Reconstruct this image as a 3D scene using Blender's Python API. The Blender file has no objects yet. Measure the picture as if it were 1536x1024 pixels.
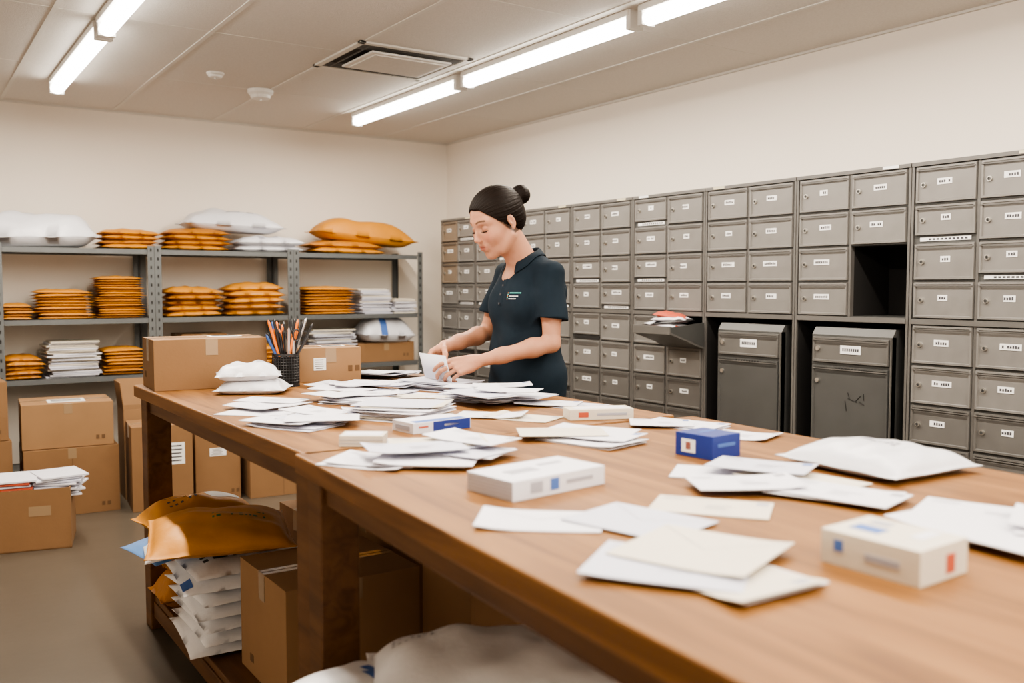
import bpy, math, random
import numpy as np
from mathutils import Vector, Matrix
from mathutils.bvhtree import BVHTree
R=random.Random(7)
sc=bpy.context.scene
COL=sc.collection
try:
    sc.view_settings.look='AgX - Medium High Contrast'
except Exception: pass
# ------------------------------------------------------------------ materials
def newmat(name):
    m=bpy.data.materials.new(name);m.use_nodes=True
    nt=m.node_tree;b=nt.nodes['Principled BSDF'];return m,nt,b
def mat(name,c,rough=.6,metal=0.,noise=0.,nscale=8.,bump=0.,bscale=60.,spec=.5,coat=0.,stretch=None,sheen=0.,rvar=0.):
    m,nt,b=newmat(name)
    b.inputs['Base Color'].default_value=(*c,1);b.inputs['Roughness'].default_value=rough
    b.inputs['Metallic'].default_value=metal;b.inputs['Specular IOR Level'].default_value=spec
    b.inputs['Coat Weight'].default_value=coat;b.inputs['Sheen Weight'].default_value=sheen
    tc=nt.nodes.new('ShaderNodeTexCoord');src=tc.outputs['Object']
    if stretch:
        mp=nt.nodes.new('ShaderNodeMapping');mp.inputs['Scale'].default_value=stretch
        nt.links.new(src,mp.inputs[0]);src=mp.outputs[0]
    if noise>0:
        n=nt.nodes.new('ShaderNodeTexNoise');n.inputs['Scale'].default_value=nscale;n.inputs['Detail'].default_value=5
        r=nt.nodes.new('ShaderNodeMix');r.data_type='RGBA'
        r.inputs[6].default_value=(*[x*(1-noise) for x in c],1);r.inputs[7].default_value=(*[min(1,x*(1+noise)) for x in c],1)
        nt.links.new(src,n.inputs[0]);nt.links.new(n.outputs['Fac'],r.inputs[0]);nt.links.new(r.outputs[2],b.inputs['Base Color'])
        if rvar>0:
            mr=nt.nodes.new('ShaderNodeMapRange');mr.inputs[3].default_value=rough-rvar;mr.inputs[4].default_value=rough+rvar
            nt.links.new(n.outputs['Fac'],mr.inputs[0]);nt.links.new(mr.outputs[0],b.inputs['Roughness'])
    if bump>0:
        n=nt.nodes.new('ShaderNodeTexNoise');n.inputs['Scale'].default_value=bscale;n.inputs['Detail'].default_value=4
        bp=nt.nodes.new('ShaderNodeBump');bp.inputs['Strength'].default_value=bump;bp.inputs['Distance'].default_value=.01
        nt.links.new(src,n.inputs[0]);nt.links.new(n.outputs['Fac'],bp.inputs['Height']);nt.links.new(bp.outputs[0],b.inputs['Normal'])
    return m
def woodmat(name,c1,c2,c3):
    m,nt,b=newmat(name)
    tc=nt.nodes.new('ShaderNodeTexCoord');mp=nt.nodes.new('ShaderNodeMapping');mp.inputs['Scale'].default_value=(14,1.1,14)
    nt.links.new(tc.outputs['Object'],mp.inputs[0])
    n=nt.nodes.new('ShaderNodeTexNoise');n.inputs['Scale'].default_value=1.6;n.inputs['Detail'].default_value=8;n.inputs['Distortion'].default_value=.9
    nt.links.new(mp.outputs[0],n.inputs[0])
    cr=nt.nodes.new('ShaderNodeValToRGB');e=cr.color_ramp.elements
    e[0].position=.3;e[0].color=(*c1,1);e[1].position=.72;e[1].color=(*c3,1);x=e.new(.5);x.color=(*c2,1)
    nt.links.new(n.outputs['Fac'],cr.inputs[0])
    n2=nt.nodes.new('ShaderNodeTexNoise');n2.inputs['Scale'].default_value=2.2;n2.inputs['Detail'].default_value=4
    nt.links.new(tc.outputs['Object'],n2.inputs[0])
    mr=nt.nodes.new('ShaderNodeMapRange');mr.inputs[3].default_value=.80;mr.inputs[4].default_value=1.18
    nt.links.new(n2.outputs['Fac'],mr.inputs[0])
    vm=nt.nodes.new('ShaderNodeVectorMath');vm.operation='SCALE'
    nt.links.new(cr.outputs[0],vm.inputs[0]);nt.links.new(mr.outputs[0],vm.inputs['Scale'])
    nt.links.new(vm.outputs[0],b.inputs['Base Color'])
    b.inputs['Roughness'].default_value=.5;b.inputs['Specular IOR Level'].default_value=.28
    bp=nt.nodes.new('ShaderNodeBump');bp.inputs['Strength'].default_value=.10;bp.inputs['Distance'].default_value=.01
    nt.links.new(n.outputs['Fac'],bp.inputs['Height']);nt.links.new(bp.outputs[0],b.inputs['Normal'])
    return m
M={}
M['wall']=mat('wall_paint',(.82,.755,.675),.85,noise=.02,nscale=2,bump=.05,bscale=90)
M['ceil']=mat('ceiling_tile',(.64,.60,.55),.95,noise=.12,nscale=90,bump=.35,bscale=220)
M['tbar']=mat('tbar',(.64,.61,.56),.6)
M['floor']=mat('floor_vinyl',(.092,.077,.060),.32,noise=.16,nscale=3.5,bump=.03,bscale=20)
M['wood']=woodmat('table_wood',(.125,.052,.014),(.205,.092,.026),(.275,.130,.040))
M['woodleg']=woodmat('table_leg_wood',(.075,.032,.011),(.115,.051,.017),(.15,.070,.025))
M['galv']=mat('galvanised_steel',(.14,.15,.155),.45,.5,noise=.1,nscale=12)
M['steel']=mat('locker_grey',(.130,.125,.119),.45,.25,noise=.10,nscale=14,rvar=.12)
M['steel2']=mat('locker_door_grey',(.200,.192,.183),.42,.25,noise=.09,nscale=16,rvar=.14)
M['steeld']=mat('locker_dark_door',(.078,.079,.078),.42,.25,noise=.08,nscale=10,rvar=.12)
M['warmrefl']=mat('locker_door_warm_refl',(.20,.155,.115),.5)  # grey doors with a warm reflection put into their colour
M['cream']=mat('locker_cream_label',(.55,.50,.36),.6)
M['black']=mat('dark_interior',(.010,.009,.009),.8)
M['chrome']=mat('lock_metal',(.62,.60,.56),.3,.9)
M['label']=mat('label_white',(.80,.80,.80),.5)
M['ink']=mat('ink_dark',(.05,.05,.06),.6)
M['inkb']=mat('ink_blue',(.06,.14,.42),.6)
M['inkg']=mat('ink_grey',(.36,.36,.41),.6)
M['inkgr']=mat('ink_green',(.04,.16,.06),.6)
M['inkr']=mat('ink_red',(.45,.08,.04),.6)
M['paper']=mat('paper_white',(.70,.70,.76),.65,noise=.02,nscale=20)
M['paper2']=mat('paper_cool',(.56,.57,.66),.65,noise=.03,nscale=15)
M['paper3']=mat('paper_cream',(.64,.59,.50),.65,noise=.03,nscale=15)
M['card']=mat('cardboard',(.225,.122,.054),.8,noise=.08,nscale=9,bump=.05,bscale=120)
M['card2']=mat('cardboard_light',(.28,.160,.076),.8,noise=.08,nscale=9)
M['cardin']=mat('cardboard_inside',(.13,.072,.035),.9)
M['tape']=mat('packing_tape',(.30,.205,.12),.25,coat=.3)
M['orange']=mat('kraft_mailer_orange',(.53,.225,.022),.5,noise=.10,nscale=9,bump=.25,bscale=25)
M['orange2']=mat('kraft_mailer_dark',(.42,.165,.015),.5,noise=.12,nscale=9,bump=.25,bscale=25)
M['poly']=mat('poly_mailer_white',(.66,.67,.72),.38,noise=.03,nscale=8,bump=.3,bscale=22)
M['polyl']=mat('poly_mailer_lit',(.84,.85,.89),.35,noise=.03,nscale=8,bump=.3,bscale=22)  # lit copy of the white poly, brightened in colour for bags under the tables
M['polyb']=mat('poly_mailer_blue',(.12,.25,.52),.35)
M['bluebox']=mat('blue_box_card',(.010,.032,.21),.4)
m=M['skin_plain']=mat('skin_arm',(.45,.222,.138),.52,noise=.14,nscale=16,bump=.10,bscale=140,spec=.35)
b=m.node_tree.nodes['Principled BSDF'];b.inputs['Subsurface Weight'].default_value=.12;b.inputs['Subsurface Scale'].default_value=.012
M['shirt']=mat('navy_polo_fabric',(.0085,.0165,.026),.9,noise=.15,nscale=30,bump=.15,bscale=500,spec=.2)
M['pants']=mat('dark_trousers',(.012,.012,.015),.85)
M['shoe']=mat('black_shoes',(.01,.01,.01),.4)
M['hair']=mat('dark_hair',(.0075,.004,.0026),.55,noise=.4,nscale=6,bump=.22,bscale=30,stretch=(2,12,12),spec=.14)
M['teal']=mat('logo_teal',(.08,.42,.38),.6)
M['penor']=mat('pen_orange',(.75,.20,.03),.4)
M['penbk']=mat('pen_black',(.02,.02,.022),.35)
M['penbl']=mat('pen_blue',(.04,.10,.30),.35)
M['penwood']=mat('pencil_wood',(.45,.30,.15),.5)
M['pensil']=mat('scissor_metal',(.6,.6,.6),.3,.8)
M['plastic']=mat('white_plastic',(.70,.68,.65),.4)
m,nt,b=newmat('fluorescent_tube');b.inputs['Emission Color'].default_value=(1,.95,.86,1);b.inputs['Emission Strength'].default_value=13
M['tube']=m
m,nt,b=newmat('skin_face');a=nt.nodes.new('ShaderNodeAttribute');a.attribute_name='tint'
nt.links.new(a.outputs['Color'],b.inputs['Base Color']);b.inputs['Roughness'].default_value=.52;b.inputs['Specular IOR Level'].default_value=.35
b.inputs['Subsurface Weight'].default_value=.12;b.inputs['Subsurface Scale'].default_value=.012
tc=nt.nodes.new('ShaderNodeTexCoord');n=nt.nodes.new('ShaderNodeTexNoise');n.inputs['Scale'].default_value=160;n.inputs['Detail'].default_value=3
bp=nt.nodes.new('ShaderNodeBump');bp.inputs['Strength'].default_value=.08;bp.inputs['Distance'].default_value=.01
nt.links.new(tc.outputs['Object'],n.inputs[0]);nt.links.new(n.outputs['Fac'],bp.inputs['Height']);nt.links.new(bp.outputs[0],b.inputs['Normal'])
M['face']=m
# ------------------------------------------------------------------ mesh builder
class MB:
    def __init__(s): s.v=[];s.f=[];s.m=[];s.ms=[]
    def mi(s,k):
        if k not in s.ms: s.ms.append(k)
        return s.ms.index(k)
    def poly(s,pts,k):
        o=len(s.v);s.v+= [tuple(p) for p in pts];s.f.append(tuple(range(o,o+len(pts))));s.m.append(s.mi(k))
    def raw(s,vs,fs,k):
        o=len(s.v);s.v+=[tuple(p) for p in vs];i=s.mi(k)
        for f in fs: s.f.append(tuple(o+q for q in f));s.m.append(i)
    def box(s,c,sz,k,rz=0,T=None):
        x,y,z=[q/2 for q in sz];ca,sa=math.cos(rz),math.sin(rz)
        vs=[]
        for dz in(-z,z):
            for dx,dy in((-x,-y),(x,-y),(x,y),(-x,y)):
                p=Vector((c[0]+dx*ca-dy*sa,c[1]+dx*sa+dy*ca,c[2]+dz))
                vs.append(T@p if T else p)
        s.raw(vs,[(3,2,1,0),(4,5,6,7),(0,1,5,4),(1,2,6,5),(2,3,7,6),(3,0,4,7)],k)
    def bb(s,a,b,k): s.box([(a[i]+b[i])/2 for i in range(3)],[abs(b[i]-a[i]) for i in range(3)],k)
    def cyl(s,a,b,r,k,n=12,r2=None,cap=True):
        a=Vector(a);b=Vector(b);d=(b-a).normalized();r2=r if r2 is None else r2
        u=d.orthogonal().normalized();w=d.cross(u);vs=[]
        for p,q in((a,r),(b,r2)):
            for i in range(n):
                t=2*math.pi*i/n;vs.append(p+u*math.cos(t)*q+w*math.sin(t)*q)
        fs=[(i,(i+1)%n,n+(i+1)%n,n+i) for i in range(n)]
        if cap: fs+=[tuple(range(n-1,-1,-1)),tuple(range(n,2*n))]
        s.raw(vs,fs,k)
    def obj(s,name,bevel=0,smooth=False,parent=None,loc=None,rz=0):
        me=bpy.data.meshes.new(name);me.from_pydata(s.v,[],s.f)
        for k in s.ms: me.materials.append(M[k])
        me.polygons.foreach_set('material_index',s.m)
        if smooth: me.polygons.foreach_set('use_smooth',[True]*len(s.f))
        me.update();o=bpy.data.objects.new(name,me);COL.objects.link(o)
        if bevel:
            b=o.modifiers.new('bevel','BEVEL');b.width=bevel;b.segments=2;b.limit_method='ANGLE';b.angle_limit=.7
        if parent: o.parent=parent
        if loc: o.location=loc
        o.rotation_euler[2]=rz
        return o
def empty(name,loc=(0,0,0),rz=0):
    e=bpy.data.objects.new(name,None);COL.objects.link(e);e.location=loc;e.rotation_euler[2]=rz;e.empty_display_size=.1;return e
# ------------------------------------------------------------------ room
XL,XR,YF,YB,ZC=-1.6,4.12,-3.0,7.12,2.58
def shell(name,a,b,k):
    q=MB();q.bb(a,b,k);return q.obj(name)
shell('floor',(XL-.1,YF-.1,-.1),(XR+.1,YB+.1,0),'floor')
shell('ceiling',(XL-.1,YF-.1,ZC),(XR+.1,YB+.1,ZC+.1),'ceil')
shell('wall_back',(XL-.1,YB,0),(XR+.1,YB+.1,ZC),'wall')
shell('wall_right',(XR,YF,0),(XR+.1,YB,ZC),'wall')
shell('wall_left',(XL-.1,YF,0),(XL,YB,ZC),'wall')
shell('wall_front',(XL-.1,YF-.1,0),(XR+.1,YF,ZC),'wall')
q=MB()
x=.65-.7*3
while x<XR:
    if x>XL: q.bb((x-.011,YF,ZC-.004),(x+.011,YB,ZC+.002),'tbar')
    x+=.7025
y=YB-.06
while y>YF:
    q.bb((XL,y-.005,ZC-.0015),(XR,y+.005,ZC+.002),'tbar');y-=1.2
q.bb((XL,YB-.02,ZC-.012),(XR,YB,ZC),'tbar');q.bb((XR-.02,YF,ZC-.012),(XR,YB,ZC),'tbar')
q.obj('trim_ceiling_grid')
q=MB();q.bb((XL,YB-.012,0),(XR,YB,.1),'steel');q.obj('baseboard_back')
q=MB()
x0,x1,y0,y1=2.03,2.71,4.38,5.02
z=ZC
q.bb((x0,y0,z-.012),(x1,y0+.035,z-.001),'tbar');q.bb((x0,y1-.035,z-.012),(x1,y1,z-.001),'tbar')
q.bb((x0,y0,z-.012),(x0+.035,y1,z-.001),'tbar');q.bb((x1-.035,y0,z-.012),(x1,y1,z-.001),'tbar')
q.bb((x0+.03,y0+.03,z-.004),(x1-.03,y1-.03,z-.001),'black')
for i in range(5):
    yy=y0+.05+i*.02;q.bb((x0+.035,yy,z-.012),(x1-.035,yy+.004,z-.003),'steel')
    yy=y1-.06-i*.02;q.bb((x0+.035,yy,z-.012),(x1-.035,yy+.004,z-.003),'steel')
for i in range(6):
    xx=x0+.08+i*.1;q.bb((xx,y0+.03,z-.010),(xx+.008,y1-.03,z-.003),'steel')
q.bb((x0+.10,y0+.07,z-.035),(x1-.10,y1-.18,z-.025),'plastic')
q.bb((x0+.13,y0+.10,z-.041),(x1-.13,y1-.21,z-.033),'ceil')
q.obj('air_vent',bevel=.002)
def dome(name,x,y,r,h):
    q=MB();n=24;prof=[(r,0),(r,h*.35),(r*.8,h*.6),(r*.75,h*.9),(r*.5,h),(0.001,h)]
    vs=[];fs=[]
    for (a,b) in prof:
        for i in range(n):
            t=2*math.pi*i/n;vs.append((x+a*math.cos(t),y+a*math.sin(t),ZC-.0-b))
    for j in range(len(prof)-1):
        for i in range(n): fs.append((j*n+i,j*n+(i+1)%n,(j+1)*n+(i+1)%n,(j+1)*n+i))
    q.raw(vs,fs,'plastic');q.cyl((x,y,ZC-h),(x,y,ZC-h-.008),.008,'chrome');q.obj(name,smooth=False)
dome('smoke_detector',2.01,5.85,.08,.06);dome('fire_sprinkler',1.63,5.53,.05,.03)
def fixture(x,ya,yb):
    e=empty('fluorescent_light',(x,(ya+yb)/2,ZC))
    L=yb-ya;q=MB()
    q.bb((-.045,-L/2+.01,-.03),(.045,L/2-.01,0),'plastic')
    q.bb((-.04,-L/2,-.09),(.04,-L/2+.03,-.0),'plastic');q.bb((-.04,L/2-.03,-.09),(.04,L/2,-.0),'plastic')
    q.obj('housing',bevel=.003,parent=e)
    t=MB();n=16;vs=[];fs=[]
    for yy in(-L/2+.03,L/2-.03):
        for i in range(n):
            a=2*math.pi*i/n;vs.append((.038*math.cos(a),yy,-.060+.030*math.sin(a)))
    fs=[(i,(i+1)%n,n+(i+1)%n,n+i) for i in range(n)]+[tuple(range(n)),tuple(range(n,2*n))]
    t.raw(vs,fs,'tube');t.obj('diffuser_tube',smooth=True,parent=e)
    l=bpy.data.lights.new('tube_light','AREA');l.shape='RECTANGLE';l.size=.06;l.size_y=L-.1;l.energy=40;l.color=(1,.895,.76)
    lo=bpy.data.objects.new('tube_light',l);COL.objects.link(lo);lo.parent=e;lo.location=(0,0,-.094)
for x in(.88,2.86):
    for k in range(6):
        yb=6.26-k*1.55;fixture(x,yb-1.5,yb)
# ------------------------------------------------------------------ tables
def table(name,cx,cy,w,l,rz,H=.94,a=.055):
    e=empty(name,(cx,cy,0),rz);q=MB()
    t=.045
    q.bb((-w/2,-l/2,H-t),(w/2,l/2,H),'wood')
    q.obj('table_top',bevel=.005,parent=e)
    q=MB();g=.09
    lx=w/2-.02-g/2;ly=l/2-.03-g/2
    for sx in(-1,1):
        for sy in(-1,1): q.box((sx*lx,sy*ly,(H-t)/2),(g,g,H-t),'woodleg')
    q.bb((-lx-g/2+.012,-ly,H-t-a),(-lx+g/2-.05,ly,H-t-.0005),'woodleg')
    q.bb((lx-g/2+.05,-ly,H-t-a),(lx+g/2-.012,ly,H-t-.0005),'woodleg')
    for sy in(-1,1): q.bb((-lx,sy*ly-.015,H-t-a),(lx,sy*ly+.015,H-t-.0005),'woodleg')
    q.obj('table_legs_and_apron',bevel=.004,parent=e)
    q=MB();q.bb((-lx-.03,-l/2+.05,.11),(lx+.03,l/2-.05,.135),'woodleg')
    q.bb((-lx-.035,-l/2+.12,.05),(-lx-.0,l/2-.12,.11),'woodleg')
    q.obj('lower_shelf',bevel=.003,parent=e)
table('work_table',1.345,2.868,1.15,1.79,0)
table('work_table',1.29,.965,1.20,2.0,math.radians(-3.5))
# ------------------------------------------------------------------ paper
def T2(cx,cy,ang):
    c,s=math.cos(ang),math.sin(ang)
    return lambda u,v:(cx+u*c-v*s,cy+u*s+v*c)
def sheet(q,cx,cy,z,w,d,ang,k='paper',th=.0016,curl=.0,tx=0,ty=0,prints=True,rnd=R):
    f=T2(cx,cy,math.radians(ang));nu,nv=7,5
    ph=rnd.random()*6
    def hz(u,v): return z+curl*(abs(u/w*2)**3)*(1 if (u>0)==(ph>3) else .15)+tx*(u/w+.5)+ty*(v/d+.5)
    top=[];bot=[]
    for j in range(nv):
        for i in range(nu):
            u=(i/(nu-1)-.5)*w;v=(j/(nv-1)-.5)*d;x,y=f(u,v);h=hz(u,v);top.append((x,y,h+th));bot.append((x,y,h))
    n=nu*nv;fs=[]
    for j in range(nv-1):
        for i in range(nu-1):
            a=j*nu+i;fs.append((a,a+1,a+nu+1,a+nu));fs.append((n+a,n+a+nu,n+a+nu+1,n+a+1))
    rim=[i for i in range(nu)]+[j*nu+nu-1 for j in range(1,nv)]+[(nv-1)*nu+i for i in range(nu-2,-1,-1)]+[j*nu for j in range(nv-2,0,-1)]
    for a,b in zip(rim,rim[1:]+rim[:1]): fs.append((a,n+a,n+b,b))
    q.raw(top+bot,fs,k)
    def pr(u0,v0,u1,v1,kk):
        q.poly([(*f(u,v),hz(u,v)+th+.0004) for u,v in((u0,v0),(u1,v0),(u1,v1),(u0,v1))],kk)
    if prints:
        r=rnd.random()
        if r<.6:
            for i in range(3): pr(-w*.05,d*(.05-.11*i),w*(.1+.15*rnd.random()),d*(.05-.11*i)+.003,'inkg')
            for i in range(2): pr(-w*.45,d*(.38-.1*i),-w*.25,d*(.38-.1*i)+.0025,'inkg')
            pr(w*.36,d*.25,w*.46,d*.43,'inkb' if rnd.random()<.25 else 'inkg')
        elif r<.85:
            for sgn in(-1,1):
                a=(sgn*w*.49,d*.47);b=(0,d*.02)
                q.poly([(*f(*a),hz(*a)+th+.0004),(*f(*b),hz(*b)+th+.0004),(*f(b[0],b[1]-.0015),hz(*b)+th+.0004),(*f(a[0],a[1]-.0015),hz(*a)+th+.0004)],'inkg')
def pile(name,sheets,base=.94):
    q=MB();z=base+.0006
    for s in sheets:
        cx,cy,w,d,a=s[:5];n=s[5] if len(s)>5 else 1;k=s[6] if len(s)>6 else None
        for i in range(n):
            kk=k or R.choice(['paper','paper','paper','paper2','paper3' if R.random()<.3 else 'paper'])
            j=1 if n>1 else 0
            sheet(q,cx+j*R.uniform(-.014,.014),cy+j*R.uniform(-.014,.014),z,w,d,a+j*R.uniform(-11,11),kk,curl=R.uniform(0,.008),prints=(i==n-1))
            z+=.0034
    return q.obj(name)
P=lambda *s:pile('envelope_pile',s)
P((.905,2.70,.22,.13,-47,1),(1.00,2.87,.24,.13,-57,1),(1.03,2.93,.22,.12,-50),(.93,2.78,.2,.11,-70,1))
P((.91,2.40,.22,.15,-55,2),(.985,2.43,.18,.13,-48,2),(.89,2.425,.21,.14,-60,1),(1.02,2.52,.2,.12,-70,1),(.97,2.36,.2,.12,-25,1))
P((1.456,3.30,.22,.11,-55,2),(1.37,3.22,.2,.11,-65,1),(1.53,3.22,.2,.11,-40,2),(1.45,3.20,.2,.1,-20,1))
P((1.74,3.58,.22,.12,-55,3),(1.68,3.52,.2,.11,-60,2),(1.75,3.48,.22,.11,-35,2),(1.66,3.42,.2,.11,-65,2))
P((1.437,2.985,.24,.12,-62,3),(1.34,3.06,.22,.11,-48,2),(1.50,3.05,.2,.1,-52,2),(1.42,3.08,.2,.11,-20,1))
P((1.26,2.76,.20,.13,-58,5),(1.33,2.83,.2,.12,-35,2),(1.20,2.84,.18,.11,-75,1))
P((1.22,2.39,.25,.18,-58,10),(1.24,2.40,.24,.17,-50,2))
P((.86,1.79,.20,.14,-58,2),(.93,1.72,.21,.14,-40,2),(1.03,1.76,.23,.14,-62,2),(1.03,1.82,.22,.13,-30,2),(.94,1.77,.22,.12,-15,1),(1.10,1.79,.2,.12,-70,1))
P((1.70,2.99,.27,.18,-65,9,'paper2'))
P((1.60,2.66,.22,.14,-70,2),(1.64,2.57,.24,.15,-80,3),(1.70,2.49,.24,.14,-62,3),(1.58,2.55,.2,.13,-55,2),(1.67,2.70,.2,.11,-45,1),(1.55,2.47,.22,.12,-85,2),(1.72,2.60,.2,.12,-30,1),(1.64,2.44,.2,.12,-50,1))
P((1.51,2.17,.2,.13,-62,1),(1.45,2.25,.2,.12,-45,1));P((1.80,2.28,.18,.12,-72,2),(1.74,2.36,.2,.12,-50,1))
P((1.42,1.73,.23,.15,-80,2),(1.50,1.84,.22,.13,-60,1),(1.45,1.76,.21,.14,-66,1),(1.39,1.83,.22,.13,-30,1))
P((1.79,1.80,.22,.13,-75,2),(1.74,1.84,.17,.12,-40,1));P((1.79,1.59,.16,.13,-70,1))
P((1.40,1.27,.24,.13,-52,1),(1.46,1.15,.22,.14,-85,1),(1.39,1.02,.22,.13,-67,2),(1.31,1.16,.2,.12,-30,1),(1.45,1.24,.2,.12,-65,1))
P((1.16,1.10,.20,.12,-54,1,'paper3'))
P((.86,1.19,.2,.13,-40,1),(.985,1.09,.2,.155,-76,1))
P((.90,.83,.22,.15,-85,2),(.85,.88,.21,.16,-55,1),(.93,.90,.2,.19,-70,1))
P((1.42,.65,.24,.16,-84,3),(1.47,.78,.22,.13,-70,1),(1.36,.73,.24,.16,-95,1),(1.48,.61,.24,.15,-60,2))
P((1.53,2.84,.2,.11,-60,1),(1.50,2.77,.2,.11,-40,1))
P((1.30,3.07,.10,.06,-30,1),)
P((1.20,2.62,.11,.06,-20,1),)
P((1.36,2.56,.2,.11,-62,2),(1.42,2.62,.2,.11,-40,1))
# ------------------------------------------------------------------ boxes
def carton(name,cx,cy,z,w,d,h,rz,k='card',tape=True,label=None,parent=None,marks=True):
    q=MB();f=.0015
    q.box((0,0,h/2),(w,d,h),k)
    if tape:
        q.box((0,0,h+f/2),(w*1.0,.05,f),'tape');
        for s in(-1,1): q.box((s*(w/2+f/2),0,h-.04),(f,.05,.08+f*2),'tape')
        q.box((0,.0,h+f*1.1),(w,.002,f),'cardin')
        q.box((0,-d/2-f/4,h/2),(.003,f/2,h*.98),'cardin') if w>.4 and h>.3 else None
        q.box((0,-d/2-f/3,h-.03),(.045,f,.06),'tape')
    if label:
        for (side,u,v,lw,lh) in label:
            if side=='t': q.box((u,v,h+f),(lw,lh,f*1.5),'label');[q.box((u,v+lh*(.3-.18*i),h+f*2),(lw*.8,lh*.06,f),'ink') for i in range(4)]
            if side=='f': q.box((u,-d/2-f/2,v),(lw,f,lh),'label');[q.box((u-lw*.05,-d/2-f*1.2,v+lh*(.35-.17*i)),(lw*R.uniform(.5,.8),f,lh*.06),'ink') for i in range(5)]
            if side=='l': q.box((-w/2-f/2,u,v),(f,lw,lh),'label');[q.box((-w/2-f*1.2,u,v+lh*(.35-.17*i)),(f,lw*R.uniform(.5,.8),lh*.06),'ink') for i in range(5)]
    if marks:
        for i in range(2): q.box((w*.32+i*.03,-d/2-f/3,.05),(.018,f,.024),'cardin')
        q.box((-w/2-f/3,d*.25,.05),(f,.03,.024),'cardin')
    return q.obj(name,bevel=.0035,loc=(cx,cy,z+.0008),rz=math.radians(rz))
carton('cardboard_box',.995,3.585,.94,.41,.26,.185,-4,label=[('t',.08,.02,.12,.07)],tape=True)
carton('cardboard_box',1.475,3.56,.94,.25,.20,.135,-8,k='card2',label=[('f',-.045,.07,.05,.05),('t',.03,0,.1,.06)])
def product(name,cx,cy,w,d,h,rz,k,deco):
    q=MB();q.box((0,0,h/2),(w,d,h),k)
    for side,u,v,a,b,kk in deco:
        f=.0008
        if side=='t': q.box((u,v,h+f/2),(a,b,f),kk)
        if side=='f': q.box((u,-d/2-f/2,v),(a,f,b),kk)
        if side=='l': q.box((-w/2-f/2,u,v),(f,a,b),kk)
    return q.obj(name,bevel=.0015,loc=(cx,cy,.9408),rz=math.radians(rz))
product('medicine_carton',1.19,2.14,.185,.10,.028,5,'paper',[('f',.03,.014,.12,.028,'bluebox'),('f',.03,.016,.05,.006,'label'),('t',.0,-.03,.16,.03,'inkb'),('f',-.06,.016,.03,.005,'inkr'),('l',0,.013,.07,.012,'inkg')])
product('business_card_stack',.935,2.02,.105,.075,.026,-35,'paper3',[('t',0,0,.09,.055,'paper'),('f',0,.008,.105,.0012,'inkg'),('f',0,.016,.105,.0012,'inkg'),('l',0,.008,.07,.0012,'inkg'),('l',0,.016,.07,.0012,'inkg')])
d=[('f',-.06,.019,.03,.02,'inkg'),('f',-.015,.019,.022,.022,'inkb'),('f',.05,.019,.07,.008,'inkg'),('t',-.04,.0,.07,.03,'inkg'),('t',.05,.02,.06,.015,'inkg')]
d+=[('l',0,.004+.006*i,.125,.0018,'inkg') for i in range(6)]
product('catalog_book',1.005,1.40,.235,.13,.036,7,'paper',d)
product('slim_box',1.69,2.05,.19,.075,.03,-22,'paper3',[('f',-.055,.015,.03,.015,'inkr'),('f',.03,.015,.09,.008,'inkg'),('t',.0,.0,.15,.04,'paper')])
product('blue_box',1.52,1.455,.098,.105,.052,5,'bluebox',[('l',0.015,.024,.04,.03,'label'),('l',0.015,.024,.015,.018,'inkr'),('t',.01,.01,.06,.008,'inkb'),('f',0,.03,.06,.008,'inkb')])
product('gift_box',1.115,.725,.115,.145,.047,2,'paper3',[('t',-.01,.03,.03,.045,'inkb'),('t',.02,-.035,.05,.02,'paper'),('f',.015,.02,.022,.026,'inkr'),('l',.045,.028,.014,.016,'inkb'),('l',-.02,.022,.05,.010,'inkg'),('t',.03,.035,.02,.03,'inkg')])
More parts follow.
